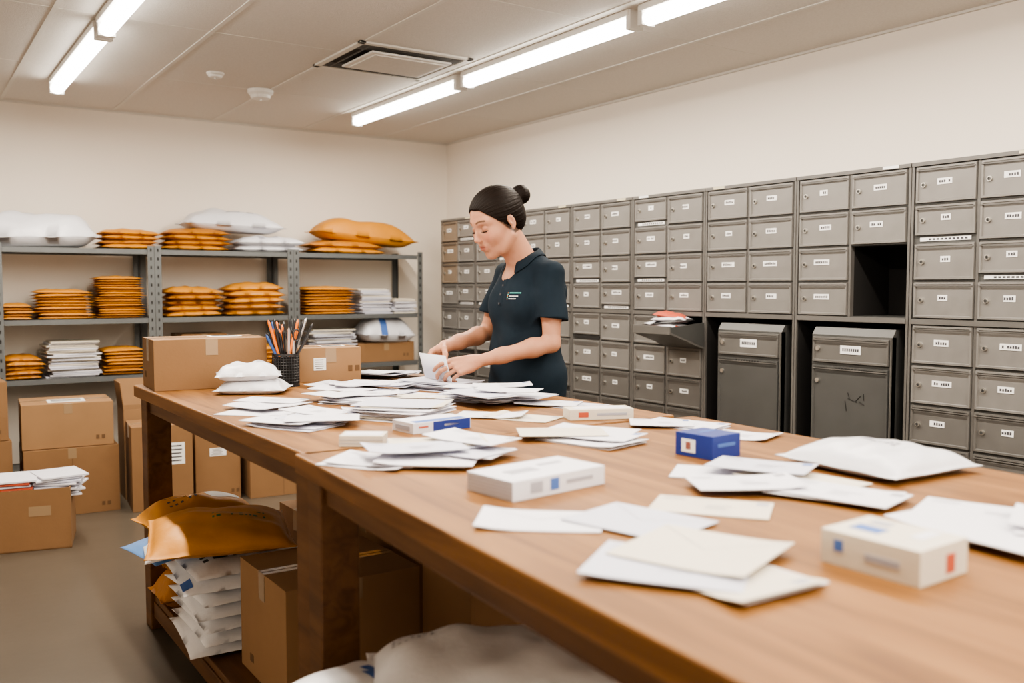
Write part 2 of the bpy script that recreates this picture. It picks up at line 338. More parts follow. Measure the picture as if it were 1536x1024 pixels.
# ------------------------------------------------------------------ padded mailers
def pillow(q,cx,cy,z,w,d,h,ang,k,seed=0,tx=0,ty=0,wr=1.,prints=None,nu=30,nv=20):
    rr=random.Random(seed);f=T2(cx,cy,math.radians(ang));seam=.06
    ph=[(rr.uniform(8,26),rr.uniform(0,6.28),rr.uniform(0,6.28)) for _ in range(6)]
    def prof(a):
        a=abs(a);return max(0,1-a**3.2)
    def wv(u,v):
        s=0
        for kk,an,p in ph: s+=math.sin(kk*(u*math.cos(an)+v*math.sin(an))/max(w,d)*1.3+p)
        return s/6
    top=[];bot=[]
    for j in range(nv):
        for i in range(nu):
            a=2*i/(nu-1)-1;b=2*j/(nv-1)-1
            aa=max(-1,min(1,a*(1+seam)));bb=max(-1,min(1,b*(1+seam)))
            pf=(prof(aa)*prof(bb))**.55
            u=a*w/2*(1-.03*prof(b)*abs(a));v=b*d/2*(1-.03*prof(a)*abs(b))
            edge=(1-pf)*.06*math.sin(9*a+5*b+seed)*h
            x,y=f(u,v);ww=wv(u,v)*h*.12*wr*pf+edge*.5
            zz=z+tx*a+ty*b+h*.28
            top.append((x,y,zz+h*.72*pf*(1+.12*wv(u*.5+3,v*.5))+ww+.001));bot.append((x,y,zz-h*.28*min(1,pf*1.5)))
    n=nu*nv;fs=[]
    for j in range(nv-1):
        for i in range(nu-1):
            a=j*nu+i;fs.append((a,a+1,a+nu+1,a+nu));fs.append((n+a,n+a+nu,n+a+nu+1,n+a+1))
    rim=[i for i in range(nu)]+[j*nu+nu-1 for j in range(1,nv)]+[(nv-1)*nu+i for i in range(nu-2,-1,-1)]+[j*nu for j in range(nv-2,0,-1)]
    for a,b in zip(rim,rim[1:]+rim[:1]): fs.append((a,n+a,n+b,b))
    q.raw(top+bot,fs,k)
    if prints:
        for (i0,i1,j0,j1,kk) in prints:
            I0,I1,J0,J1=int(i0*nu),max(int(i0*nu)+1,int(i1*nu)),int(j0*nv),max(int(j0*nv)+1,int(j1*nv))
            for j in range(J0,min(J1,nv-1)):
                for i in range(I0,min(I1,nu-1)):
                    ids=[j*nu+i,j*nu+i+1,(j+1)*nu+i+1,(j+1)*nu+i]
                    q.poly([(top[t][0],top[t][1],top[t][2]+.0012) for t in ids],kk)
def textprint(u0,v0,n,lines,kk,du=.03,dv=.09,rr=R):
    out=[]
    for l in range(lines):
        for i in range(n):
            if rr.random()<.75: out.append((u0+i*du,u0+i*du+.02,v0-l*dv,v0-l*dv+.03,kk))
    return out
q=MB();pillow(q,1.71,1.155,.9408,.30,.28,.052,-93,'poly',3,nu=60,nv=56,wr=1.3,prints=textprint(.35,.55,12,2,'inkg',.025,.06));q.obj('padded_mailer',smooth=True)
q=MB();pillow(q,1.075,3.25,.9408,.25,.19,.052,-30,'poly',5,wr=1.6);pillow(q,1.06,3.26,.988,.23,.17,.060,-18,'poly',6,wr=1.6,prints=[(.6,.8,.4,.6,'inkg')]);q.obj('padded_mailer',smooth=True)
# ------------------------------------------------------------------ pen cup
e=empty('pen_cup',(1.245,3.385,.94))
q=MB();n=30;hh=.125;r=.05;vs=[];fs=[];nr=12
for j in range(nr+1):
    for i in range(n):
        t=2*math.pi*i/n;vs.append((r*math.cos(t),r*math.sin(t),.001+hh*j/nr))
for j in range(nr):
    for i in range(n): fs.append((j*n+i,j*n+(i+1)%n,(j+1)*n+(i+1)%n,(j+1)*n+i))
q.raw(vs,fs,'penbk');o=q.obj('mesh_cup',parent=e);w=o.modifiers.new('w','WIREFRAME');w.thickness=.0028
q=MB();q.cyl((0,0,.001),(0,0,.006),r,'penbk',n)
for zz in(.006,hh-.006): 
    q.cyl((0,0,zz),(0,0,zz+.008),r+.002,'penbk',n,cap=False)
q.cyl((0,0,.006),(0,0,.115),r*.86,'black',n);q.obj('cup_base',parent=e)
q=MB();rr=random.Random(4)
for i in range(36):
    a=rr.uniform(0,6.28);rad=rr.uniform(.005,.036);x,y=rad*math.cos(a),rad*math.sin(a)
    L=rr.uniform(.05,.125);dx,dy=x*1.7+rr.uniform(-.012,.012),y*.9+rr.uniform(-.012,.012)
    k=rr.choice(['penor','penor','penor','penbk','penbk','penbk','penbk','penbk','penbl','pensil'])
    p0=Vector((x,y,.10));p1=Vector((x+dx,y+dy,hh+L));q.cyl(p0,p1,.0055,k,8)
    dd=(p1-p0).normalized();q.cyl(p1,p1+dd*.012,.0055,k,8,r2=.001)
for sx in(-1,1):
    c=Vector((.02+sx*.013,-.03,hh+.07))
    pts=[c+Vector((.014*math.cos(t),0,.022*math.sin(t))) for t in np.linspace(0,6.283,13)]
    for a,b2 in zip(pts,pts[1:]): q.cyl(a,b2,.0035,'penbk',6)
q.cyl((.02,-.03,.09),(.02,-.03,hh+.05),.006,'pensil',8);q.obj('pens',parent=e)
# ------------------------------------------------------------------ shelving on back wall
e=empty('metal_shelving',(0,0,0));q=MB();Yf,Yb=6.62,7.08
def post(x,y,s):
    q.bb((x-.022,y-.002,0),(x+.022,y+.002,1.60),'galv');q.bb((x-.022 if s<0 else x+.018,y,0),(x-.018 if s<0 else x+.022,y+(.03 if y<6.8 else -.03),1.60),'galv')
    for i in range(26): 
        zz=.06+i*.06
        if y<6.8: q.bb((x-.005,y-.0028,zz),(x+.005,y-.0018,zz+.022),'black')
for (xa,xb) in((-.52,.50),(.545,1.51),(1.512,2.505),(2.507,3.60)):
    for x,s in((xa+.022,-1),(xb-.022,1)):
        for y in(Yf,Yb): post(x,y,s)
    for z in(.10,.72,1.105,1.575):
        q.bb((xa+.01,Yf+.004,z-.006),(xb-.01,Yb-.004,z),'galv')
        q.bb((xa+.046,Yf+.003,z-.034),(xb-.046,Yf+.007,z-.0),'galv')
        q.bb((xa+.01,Yb-.006,z-.034),(xb-.01,Yb-.003,z-.0),'galv')
q.obj('shelf_frame',parent=e)
def mstack(name,x0,x1,z,h,k,n,Y=6.80,d=.32,seed=1,prints=None,wr=1.6):
    q=MB();rr=random.Random(seed);t=h/n
    for i in range(n):
        kk=k if k!='orange' else rr.choice(['orange','orange','orange2'])
        pillow(q,(x0+x1)/2+rr.uniform(-.010,.010),Y+rr.uniform(-.015,.015),z+.001+i*t*.90,(x1-x0)*rr.uniform(1.03,1.09),d,t*1.25,rr.uniform(-3,3),kk,seed*10+i,nu=24,nv=12,wr=wr,tx=rr.uniform(-.1,.1)*t,prints=prints if i==n-1 else None)
    return q.obj(name,smooth=True)
def pstack(name,x0,x1,z,h,Y=6.80,d=.28,seed=1,jit=.015):
    q=MB();rr=random.Random(seed);n=max(3,int(h/.011));zz=z+.0006
    for i in range(n):
        t=h/n
        sheet(q,(x0+x1)/2+rr.uniform(-jit,jit),Y+rr.uniform(-jit,jit),zz,(x1-x0)*.96,d,rr.uniform(-5,5),rr.choice(['paper','paper2','paper','paper3']),th=t*.72,prints=False,rnd=rr);zz+=t
    return q.obj(name)
z=1.575
mstack('poly_mailer',.38,1.16,z,.18,'poly',1,d=.42,seed=2)
mstack('kraft_mailer_stack',1.19,1.56,z,.14,'orange',4,seed=3)
mstack('kraft_mailer_stack',1.60,2.04,z,.16,'orange',4,seed=4)
mstack('poly_mailer_stack',2.10,2.60,z,.11,'poly',2,seed=5,prints=[(.3,.4,.1,.3,'inkg'),(.5,.6,.2,.4,'inkg')])
q=MB();pillow(q,2.12,6.86,z+.150,.74,.34,.15,-2,'poly',6,tx=-.012,wr=1.5,prints=textprint(.4,.35,7,2,'inkg',.04,.12));q.obj('poly_mailer',smooth=True)
mstack('kraft_mailer_stack',2.67,3.28,z,.095,'orange',2,seed=7,Y=6.79,d=.3)
q=MB();pillow(q,3.17,6.84,z+.092,.86,.30,.18,-2,'orange',11,tx=-.036,wr=1.3,nu=40);q.obj('kraft_mailer',smooth=True)
z=1.105
mstack('kraft_mailer_stack',.59,.76,z,.11,'orange',5,seed=8);mstack('kraft_mailer_stack',.79,1.11,z,.21,'orange',9,seed=9)
mstack('kraft_mailer_stack',1.155,1.44,z,.31,'orange',17,seed=10)
mstack('kraft_mailer_stack',1.61,1.98,z,.22,'orange',5,seed=12);mstack('kraft_mailer_stack',2.03,2.44,z,.25,'orange',5,seed=13)
mstack('kraft_mailer_stack',2.61,3.01,z,.23,'orange',9,seed=14);pstack('paper_stack',3.07,3.33,z,.20,seed=15);pstack('paper_stack',3.36,3.56,z,.12,seed=16)
z=.72
mstack('kraft_mailer_stack',.59,.80,z,.16,'orange',5,seed=17);pstack('paper_stack',.84,1.15,z,.24,seed=18,jit=.025)
mstack('kraft_mailer_stack',1.19,1.44,z,.20,'orange',8,seed=19)
carton('cardboard_box',1.86,6.84,z,.32,.3,.26,0,label=[('f',.0,.12,.12,.07)])
mstack('kraft_mailer_stack',2.12,2.42,z,.18,'orange',5,seed=20)
pstack('paper_stack',2.66,3.02,z,.27,seed=21,jit=.025)
carton('cardboard_box',3.30,6.83,z,.50,.3,.15,0)
mstack('poly_mailer',3.08,3.54,z+.153,.16,'poly',1,seed=22,prints=[(.3,.45,.0,.3,'inkb')])
# ------------------------------------------------------------------ cartons on floor
carton('cardboard_box',.85,5.98,0,.50,.42,.39,-3,label=[('l',0,.2,.1,.1)])
carton('cardboard_box',.84,5.99,.394,.48,.40,.255,-4,k='card2',label=[('t',0,-.05,.2,.16)])
carton('cardboard_box',.32,6.05,0,.44,.42,.45,0);carton('cardboard_box',.31,6.04,.454,.42,.38,.33,2)
carton('cardboard_box',1.32,5.78,0,.34,.34,.50,-6,label=[('f',.08,.33,.09,.13)])
carton('cardboard_box',1.66,5.83,0,.27,.30,.42,-5,label=[('f',.0,.3,.10,.05)])
carton('cardboard_box',2.04,5.75,0,.42,.34,.36,-4);carton('cardboard_box',2.52,5.8,0,.42,.34,.40,3)
q=MB();w,d,h,t=.34,.26,.56,.006;fl=.17;k='card2'
q.box((0,0,t/2),(w,d,t),k)
for s in(-1,1):
    q.box((s*(w/2-t/2),0,h/2),(t,d,h),k);q.box((0,s*(d/2-t/2),h/2),(w-2*t,t,h),k)
for s in(-1,1):
    a=math.radians(84 if s<0 else 60);c=math.cos(a)*fl;sn=math.sin(a)*fl
    q.raw([(s*w/2,-d/2,h),(s*w/2,d/2,h),(s*(w/2+c),d/2,h+sn),(s*(w/2+c),-d/2,h+sn),(s*(w/2-t),-d/2,h),(s*(w/2-t),d/2,h),(s*(w/2+c-t),d/2,h+sn),(s*(w/2+c-t),-d/2,h+sn)],[(0,1,2,3),(7,6,5,4),(0,3,7,4),(1,5,6,2),(2,6,7,3)],k)
q.raw([(-w/2,d/2,h),(w/2,d/2,h),(w/2,d/2+.03,h+fl),(-w/2,d/2+.03,h+fl),(-w/2,d/2-t,h),(w/2,d/2-t,h),(w/2,d/2+.03-t,h+fl),(-w/2,d/2+.03-t,h+fl)],[(0,1,2,3),(7,6,5,4),(0,3,7,4),(1,5,6,2),(2,6,7,3)],k)
q.obj('open_cardboard_box',loc=(1.345,6.13,0),rz=math.radians(-3))
e=empty('magazine_carton',(.54,5.26,0),math.radians(-12))
q=MB();w,d,h,t=.44,.34,.31,.006
q.box((0,0,t/2),(w,d,t),'card')
for s in(-1,1): q.box((s*(w/2-t/2),0,h/2),(t,d,h),'card');q.box((0,s*(d/2-t/2),h/2),(w-2*t,t,h),'card')
q.box((.08,-d/2-.001,.2),(.10,.001,.05),'tape')
q.obj('open_carton',parent=e)
q=MB();rr=random.Random(3);zz=h-.06
q.box((0,0,(zz+.01)/2),(w-.02,d-.02,zz-.01),'cardin')
for i in range(9):
    sheet(q,-.07+rr.uniform(-.02,.02),-.02,zz,.22,.28,rr.uniform(-12,12),['paper','inkr','paper2','paper3','paper','inkr','paper2','inkr','paper'][i],th=.008,prints=i==8,rnd=rr)
    sheet(q,.13+rr.uniform(-.02,.03),.0,zz+.005,.22,.26,rr.uniform(-12,22),rr.choice(['paper','paper2','paper']),th=.008,prints=i==8,rnd=rr);zz+=.012
q.obj('magazines',parent=e)
# ------------------------------------------------------------------ under-table goods
q=MB();rr=random.Random(9)
for i in range(7):
    pillow(q,.975+rr.uniform(-.03,.02),3.09+rr.uniform(-.02,.02),.137+i*.041,.42,.42,.052,rr.uniform(-7,7),'polyl',40+i,nu=26,nv=22,wr=1.2,prints=(textprint(.15,.35,6,2,'ink',.05,.12) if i==6 else ([(.02,.10,.1,.3,'inkb')] if i==5 else None)))
q.obj('poly_mailer_stack',smooth=True)
q=MB();pillow(q,.80,3.22,.432,.30,.30,.035,10,'polyb',71,tx=.02);pillow(q,.82,3.13,.452,.32,.28,.03,-10,'polyl',72,tx=.02,prints=[(.1,.3,.2,.5,'inkb')])
pillow(q,.89,3.07,.470,.46,.44,.085,-14,'orange',60,ty=.01,nu=70,nv=56,wr=.7,prints=textprint(.45,.5,12,2,'inkgr',.032,.08));q.obj('mailer_pile',smooth=True)
q=MB();pillow(q,.98,3.50,.137,.42,.20,.15,0,'orange2',62);pillow(q,.98,3.50,.275,.42,.20,.15,4,'orange',63);pillow(q,.94,3.48,.41,.44,.22,.13,8,'orange',61,tx=-.015,nu=44,nv=26,prints=textprint(.2,.5,6,3,'ink',.04,.12)+[(.55,.8,.3,.7,'label')])
q.obj('kraft_mailer_pile',smooth=True)
carton('cardboard_box',1.09,2.62,.135,.42,.40,.34,0,k='card2',label=[])
carton('cardboard_box',1.52,2.28,.135,.42,.28,.42,0);carton('cardboard_box',1.56,2.95,.135,.40,.46,.40,0)
carton('cardboard_box',1.50,3.45,.135,.40,.36,.30,0)
q=MB()
for i,(x,y,zz,w,d,h,a) in enumerate([(.93,1.36,.137,.50,.36,.11,10),(.94,1.38,.245,.46,.36,.11,-8),(.95,1.40,.355,.50,.36,.12,20)]):
    pillow(q,x,y,zz,w,d,h,a,'polyl',80+i)
pillow(q,.99,1.52,.485,.54,.36,.125,-28,'polyl',90,nu=80,nv=60,wr=.9,prints=textprint(.10,.75,7,3,'inkg',.025,.06))
pillow(q,.71,1.66,.445,.38,.30,.09,15,'polyl',92,nu=60,nv=50,wr=.8,prints=[(.66,.74,.3,.5,'inkb'),(.70,.78,.45,.6,'inkb')])
q.obj('poly_mailer_pile',smooth=True)
# ------------------------------------------------------------------ lockers / mailboxes
XF=3.75
def door(q,y0,y1,z0,z1,k='steel2',x=XF,lock=True,lab=True,rr=R,big=False):
    g=.005;y0+=g;y1-=g;z0+=g;z1-=g
    p=.014;i=.010
    def rect(xx,ins): return [(xx,y1-ins,z0+ins),(xx,y0+ins,z0+ins),(xx,y0+ins,z1-ins),(xx,y1-ins,z1-ins)]
    vs=rect(x,0)+rect(x-p,.002)+rect(x-p,i)+rect(x-p+.007,i+.003)
    fs=[]
    for l in range(3):
        for a in range(4):
            b=(a+1)%4;fs.append((l*4+a,l*4+b,l*4+4+b,l*4+4+a))
    fs.append((12,13,14,15));q.raw(vs,fs,k)
    xs=x-p+.007;zc=(z0+z1)/2;yc=(y0+y1)/2
    if lab:
        lw=.088;lh=.026
        yc2=yc+rr.uniform(-.012,.012);zl=zc+.01
        lw*=rr.choice([.5,.55,1,.75])
        q.bb((xs-.002,yc2-lw/2,zl-lh/2),(xs,yc2+lw/2,zl+lh/2),'label')
        n=int(lw/.012)
        for j in range(n):
            if rr.random()<.9:
                ya=yc2-lw/2+.008+j*.0105;q.bb((xs-.0026,ya,zl-.006),(xs-.002,ya+.0075,zl+.005+rr.uniform(-.002,.002)),'ink')
    if lock:
        zz=zc
        yl=y1-.035
        q.cyl((xs,yl,zz),(xs-.008,yl,zz),.011,'chrome',14);q.cyl((xs-.008,yl,zz),(xs-.010,yl,zz),.007,'steeld',10)
        q.bb((xs-.011,yl-.0015,zz-.005),(xs-.0099,yl+.0015,zz+.005),'black')
    q.bb((x-p-.004,y0+.004,z1-.018),(x-p,y1-.004,z1-.013),'steel')
def unit(idx,y0,y1,mode='std',seed=0):
    rr=random.Random(seed+100);q=MB();s=.012
    X0=XF;X1=4.10
    q.bb((X0-.010,y0+.001,0),(X1,y0+s,1.86),'steel');q.bb((X0-.010,y1-s,0),(X1,y1-.001,1.86),'steel')
    q.bb((X0-.014,y0+.001,1.845),(X1,y1-.001,1.862),'steel');q.bb((X0-.014,y0+s,1.155),(X1,y1-s,1.178),'steel')
    q.bb((X1-.01,y0+s,0),(X1,y1-s,1.845),'steel');q.bb((X0,y0+s,0),(X1-.01,y1-s,.10),'steel')
    ym=(y0+y1)/2
    zt=[1.178+i*.16675 for i in range(5)]
    zb=[.10+i*.1758 for i in range(7)]
    def backing(a,b,c,d): q.bb((X0,a,c),(X0+.004,b,d),'steeld')
    if mode in('std','warmrefl','hop'): q.bb((X0-.006,ym-.006,.10),(X0+.02,ym+.006,1.845),'steel')
    else: q.bb((X0-.006,ym-.006,1.178),(X0+.02,ym+.006,1.845),'steel')
    yl=y1-.1 if rr.random()<.5 else y0+.1
    q.bb((X0-.0155,yl-.04,1.848),(X0-.014,yl+.04,1.861),'cream' if rr.random()<.6 else 'label')
    for c,(a,b) in enumerate(((y0+s,ym),(ym,y1-s))):
        for r in range(4):
            if mode=='cavity' and c==0 and r<2: continue
            k='warmrefl' if (mode=='warmrefl' and r>=1 and c==1) else 'steel2'  # end column doors get the painted warm reflection
            backing(a,b,zt[r],zt[r+1])
            z0,z1=zt[r],zt[r+1]
            if rr.random()<.25 and mode not in('cavity',):
                q.bb((X0-.004,a+.03,z0+.006),(X0-.002,b-.03,z0+.022),'label')
                for j in range(10): q.bb((X0-.0045,a+.045+j*.018,z0+.010),(X0-.004,a+.045+j*.018+.012,z0+.018),'ink')
                z0+=.026
            door(q,a+.004,b-.004,z0,z1,k,rr=rr)
        if mode in('std','warmrefl','hop'):
            for r in range(6):
                z0,z1=zb[r],zb[r+1]
                if mode=='hop' and r==5 and c==0: continue
                backing(a,b,z0,z1);
                if rr.random()<.15: q.bb((X0-.006,a+.015,z0+.004),(X0-.001,b-.015,z0+.022),'black');z0+=.028
                door(q,a+.004,b-.004,z0,z1,'steel2' if r>3 else 'steel',rr=rr)  # lower doors use the darker grey: shade of the table painted in
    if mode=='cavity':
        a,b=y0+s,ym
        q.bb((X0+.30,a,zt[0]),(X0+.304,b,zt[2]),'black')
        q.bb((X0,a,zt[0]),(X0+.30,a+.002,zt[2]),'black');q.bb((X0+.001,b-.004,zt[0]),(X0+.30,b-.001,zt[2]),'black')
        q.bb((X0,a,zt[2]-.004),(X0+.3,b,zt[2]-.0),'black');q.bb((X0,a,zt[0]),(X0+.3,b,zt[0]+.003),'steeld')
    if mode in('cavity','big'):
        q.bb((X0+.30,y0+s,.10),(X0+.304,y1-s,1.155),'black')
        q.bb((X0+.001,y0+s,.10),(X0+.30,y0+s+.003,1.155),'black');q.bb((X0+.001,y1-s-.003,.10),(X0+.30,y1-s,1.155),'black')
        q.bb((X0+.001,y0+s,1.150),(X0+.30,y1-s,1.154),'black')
        a,b=y0+.06,y1-.125;zz=1.09
        q.bb((X0-.03,a,.102),(X0+.25,b,zz),'steeld')
        q.raw([(X0-.03,a,zz),(X0-.03,b,zz),(X0-.005,b,zz+.035),(X0-.005,a,zz+.035),(X0+.2,b,zz+.035),(X0+.2,a,zz+.035),(X0+.25,a,zz),(X0+.25,b,zz)],[(0,1,2,3),(3,2,4,5),(0,3,5,6),(1,7,4,2),(5,4,7,6)],'steeld')
        door(q,a+.006,b-.006,.12,zz-.14,'steeld',x=X0-.03,lab=False,lock=False,rr=rr)
        door(q,a+.006,b-.006,zz-.135,zz-.005,'steel',x=X0-.03,lab=False,lock=False,rr=rr)
        xs=X0-.037;yc=(a+b)/2
        q.bb((xs-.003,yc-.06,zz-.085),(xs-.001,yc+.05,zz-.045),'label')
        for j in range(8): q.bb((xs-.0036,yc-.05+j*.0115,zz-.072),(xs-.003,yc-.05+j*.0115+.008,zz-.058),'ink')
        for j in range(9): q.bb((X0-.0446,yc-.08+j*.018,zz-.162),(X0-.044,yc-.08+j*.018+.012,zz-.152),'black')
        q.cyl((xs,b-.04,zz-.065),(xs-.008,b-.04,zz-.065),.011,'chrome',14)
        q.cyl((xs,b-.04,zz-.22),(xs-.008,b-.04,zz-.22),.011,'chrome',14)
        q.bb((X0-.04,a+.0,.105),(X0-.0,a+.004,zz),'steel')
        if mode=='cavity':
            for (dy,dz,l,an) in((0,0,.05,.3),(.02,.02,.03,1.2),(-.03,.01,.04,-.8),(-.05,-.01,.03,.5),(.035,-.03,.05,1.4),(-.06,.02,.03,1.5)):
                c=Vector((xs-.0005,yc-.02+dy,zz-.30+dz));v=Vector((0,math.cos(an)*l/2,math.sin(an)*l/2));q.cyl(c-v,c+v,.0022,'black',5)
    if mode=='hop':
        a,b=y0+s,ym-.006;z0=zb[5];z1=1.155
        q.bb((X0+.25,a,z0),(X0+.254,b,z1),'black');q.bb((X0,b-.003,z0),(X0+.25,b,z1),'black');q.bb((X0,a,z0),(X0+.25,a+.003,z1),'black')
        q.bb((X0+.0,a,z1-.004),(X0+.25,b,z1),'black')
    return q.obj('mailbox_cabinet')
ys=[1.18,1.78,2.385,3.005,3.62,4.22,4.82,5.42,6.03,6.56]
modes=['std','std','cavity','big','hop','std','std','std','warmrefl']
unit(0,.58,1.178,'std',1)
for i,mname in enumerate(modes): unit(i,ys[i],ys[i+1]-.002,mname,i*3)
e=empty('mail_hopper',(XF-.018,3.76,.985))
q=MB();hw=.15
def side(y): return [(0,y,0),(-.25,y,.085),(-.255,y,.115),(.0,y,.135)]
A=side(-hw);B=side(hw);A2=side(-hw+.006);B2=side(hw-.006)
q.raw(A+A2,[(0,3,2,1),(4,5,6,7),(0,1,5,4),(1,2,6,5),(2,3,7,6)],'steeld')
q.raw(B+B2,[(0,1,2,3),(7,6,5,4),(0,4,5,1),(1,5,6,2),(2,6,7,3)],'steeld')
q.raw([(0,-hw,0),(0,hw,0),(-.25,hw,.085),(-.25,-hw,.085),(0,-hw,-.01),(0,hw,-.01),(-.255,hw,.075),(-.255,-hw,.075)],[(0,1,2,3),(7,6,5,4),(0,3,7,4),(1,5,6,2),(3,2,6,7)],'steel')
q.bb((-.262,-hw,.075),(-.25,hw,.12),'steel')
q.obj('tray',parent=e,bevel=.001)
q=MB()
for i in range(6):
    k=['paper','inkr','paper','penbk','paper','inkr'][i]
    pillow(q,-.13+.006*i,-.015+.012*(i%3),.075+.017*i,.24-.01*i,.16,.03,80+10*i,k,200+i,nu=18,nv=14,wr=2,tx=.012*((i%3)-1))
q.obj('mail_items',parent=e,smooth=True)
# ------------------------------------------------------------------ SDF modelling of the woman
class Field:
    def __init__(s,lo,hi,h):
        s.lo=np.array(lo,float);s.h=h;s.n=np.ceil((np.array(hi)-s.lo)/h).astype(int)+1;s.F=np.full(s.n,1e3,np.float32)
    def grid(s,lo,hi):
        a=np.clip(np.floor((np.array(lo)-s.lo)/s.h).astype(int),0,s.n-1);b=np.clip(np.ceil((np.array(hi)-s.lo)/s.h).astype(int)+1,1,s.n)
        if np.any(b<=a): return None
        sl=tuple(slice(a[i],b[i]) for i in range(3))
        g=[s.lo[i]+s.h*np.arange(a[i],b[i]) for i in range(3)]
        return sl,g[0][:,None,None],g[1][None,:,None],g[2][None,None,:]
    def put(s,sl,d,k,mode):
        A=s.F[sl];d=d.astype(np.float32)
        if mode=='add': a,b,sg=A,d,1
        elif mode=='sub': a,b,sg=-A,d,-1
        if k>0:
            hh=np.maximum(k-np.abs(a-b),0)/k;r=np.minimum(a,b)-hh*hh*k*.25
        else: r=np.minimum(a,b)
        s.F[sl]=sg*r
    def cap(s,a,b,ra,rb,k=.01,mode='add',clip=None,sc=None):
        a=np.array(a,float);b=np.array(b,float);m=max(ra,rb)+k+3*s.h
        G=s.grid(np.minimum(a,b)-m,np.maximum(a,b)+m)
        if G is None: return
        sl,x,y,z=G;d=b-a;L=max(d@d,1e-9)
        t=np.clip(((x-a[0])*d[0]+(y-a[1])*d[1]+(z-a[2])*d[2])/L,0,1)
        D=np.sqrt((x-a[0]-t*d[0])**2+(y-a[1]-t*d[1])**2+(z-a[2]-t*d[2])**2)-(ra+(rb-ra)*t)
        if clip is not None:
            c,n=clip;D=np.maximum(D,(x-c[0])*n[0]+(y-c[1])*n[1]+(z-c[2])*n[2])
        s.put(sl,D,k,mode)
    def ell(s,c,r,k=.01,mode='add',rot=0.):
        c=np.array(c,float);r=np.array(r,float);m=max(r)+k+3*s.h
        G=s.grid(c-m,c+m)
        if G is None: return
        sl,x,y,z=G;x=x-c[0];y=y-c[1];z=z-c[2]
        if rot:
            ca,sa=math.cos(rot),math.sin(rot);x,z=x*ca+z*sa,-x*sa+z*ca
        k0=np.sqrt((x/r[0])**2+(y/r[1])**2+(z/r[2])**2);k1=np.sqrt((x/r[0]**2)**2+(y/r[1]**2)**2+(z/r[2]**2)**2)
        s.put(sl,k0*(k0-1)/np.maximum(k1,1e-6),k,mode)
    def plane(s,c,n):
        x=s.lo[0]+s.h*np.arange(s.n[0])[:,None,None];y=s.lo[1]+s.h*np.arange(s.n[1])[None,:,None];z=s.lo[2]+s.h*np.arange(s.n[2])[None,None,:]
        s.F=np.maximum(s.F,((x-c[0])*n[0]+(y-c[1])*n[1]+(z-c[2])*n[2]).astype(np.float32))
    def disp(s,fn):
        x=s.lo[0]+s.h*np.arange(s.n[0])[:,None,None];y=s.lo[1]+s.h*np.arange(s.n[1])[None,:,None];z=s.lo[2]+s.h*np.arange(s.n[2])[None,None,:]
        near=np.abs(s.F)<.05
        s.F=np.where(near,s.F-np.broadcast_to(fn(x,y,z),s.F.shape),s.F).astype(np.float32)
    def mesh(s):
        F=s.F;S=F<0;nx,ny,nz=F.shape
        off=[(i,j,k) for i in(0,1) for j in(0,1) for k in(0,1)]
        cnt=sum(S[i:nx-1+i,j:ny-1+j,k:nz-1+k].astype(np.int8) for i,j,k in off)
        act=(cnt>0)&(cnt<8);I=np.argwhere(act);idx=-np.ones(act.shape,np.int64);idx[act]=np.arange(len(I))
        V=np.stack([F[I[:,0]+i,I[:,1]+j,I[:,2]+k] for i,j,k in off],1)
        pos=np.zeros((len(I),3));c=np.zeros(len(I));O=np.array(off,float)
        for a in range(8):
            for b in range(a+1,8):
                if np.abs(O[a]-O[b]).sum()!=1: continue
                m=(V[:,a]<0)!=(V[:,b]<0);t=V[m,a]/(V[m,a]-V[m,b]);pos[m]+=O[a]+t[:,None]*(O[b]-O[a]);c[m]+=1
        pos=(pos/c[:,None]+I)*s.h+s.lo
        faces=[]
        for ax in range(3):
            o1,o2=(ax+1)%3,(ax+2)%3
            s0=[slice(None)]*3;s1=[slice(None)]*3;s0[ax]=slice(0,-1);s1[ax]=slice(1,None)
            A=S[tuple(s0)];B=S[tuple(s1)];D=np.argwhere(A!=B)
            D=D[(D[:,o1]>0)&(D[:,o2]>0)&(D[:,o1]<F.shape[o1]-1)&(D[:,o2]<F.shape[o2]-1)]
            ins=A[D[:,0],D[:,1],D[:,2]]
            def cell(p,q):
                E=D.copy();E[:,o1]-=p;E[:,o2]-=q;return idx[E[:,0],E[:,1],E[:,2]]
            Q=np.stack([cell(1,1),cell(0,1),cell(0,0),cell(1,0)],1)
            Q[~ins]=Q[~ins][:,::-1];Q=Q[(Q>=0).all(1)];faces.append(Q)
        return pos,np.concatenate(faces)
BX,BY=2.10,2.99
def b2w(p): return np.stack([BX-p[:,0],BY-p[:,1],p[:,2]],1)
woman=empty('woman',(BX,BY,0))
def emit(name,pos,faces,k,flip=False,tint=None,smooth=2):
    W=b2w(pos)-np.array([BX,BY,0]);me=bpy.data.meshes.new(name)
    me.from_pydata(W.tolist(),[],faces.tolist());me.materials.append(M[k]);me.polygons.foreach_set('use_smooth',[True]*len(faces))
    if tint is not None:
        ca=me.color_attributes.new('tint','FLOAT_COLOR','POINT');ca.data.foreach_set('color',np.concatenate([tint,np.ones((len(tint),1))],1).ravel().astype(np.float32))
    me.update();o=bpy.data.objects.new(name,me);COL.objects.link(o);o.parent=woman
    if smooth: sm=o.modifiers.new('s','SMOOTH');sm.iterations=smooth;sm.factor=.5
    return o
SHL=(0,.155,1.365);ELL_=(.03,.20,1.105);WRL=(.31,.115,1.045)
SHR=(0,-.155,1.365);ELR=(.05,-.22,1.13);WRR=(.30,-.14,1.085)
def lerp(a,b,t): return tuple(np.array(a)*(1-t)+np.array(b)*t)
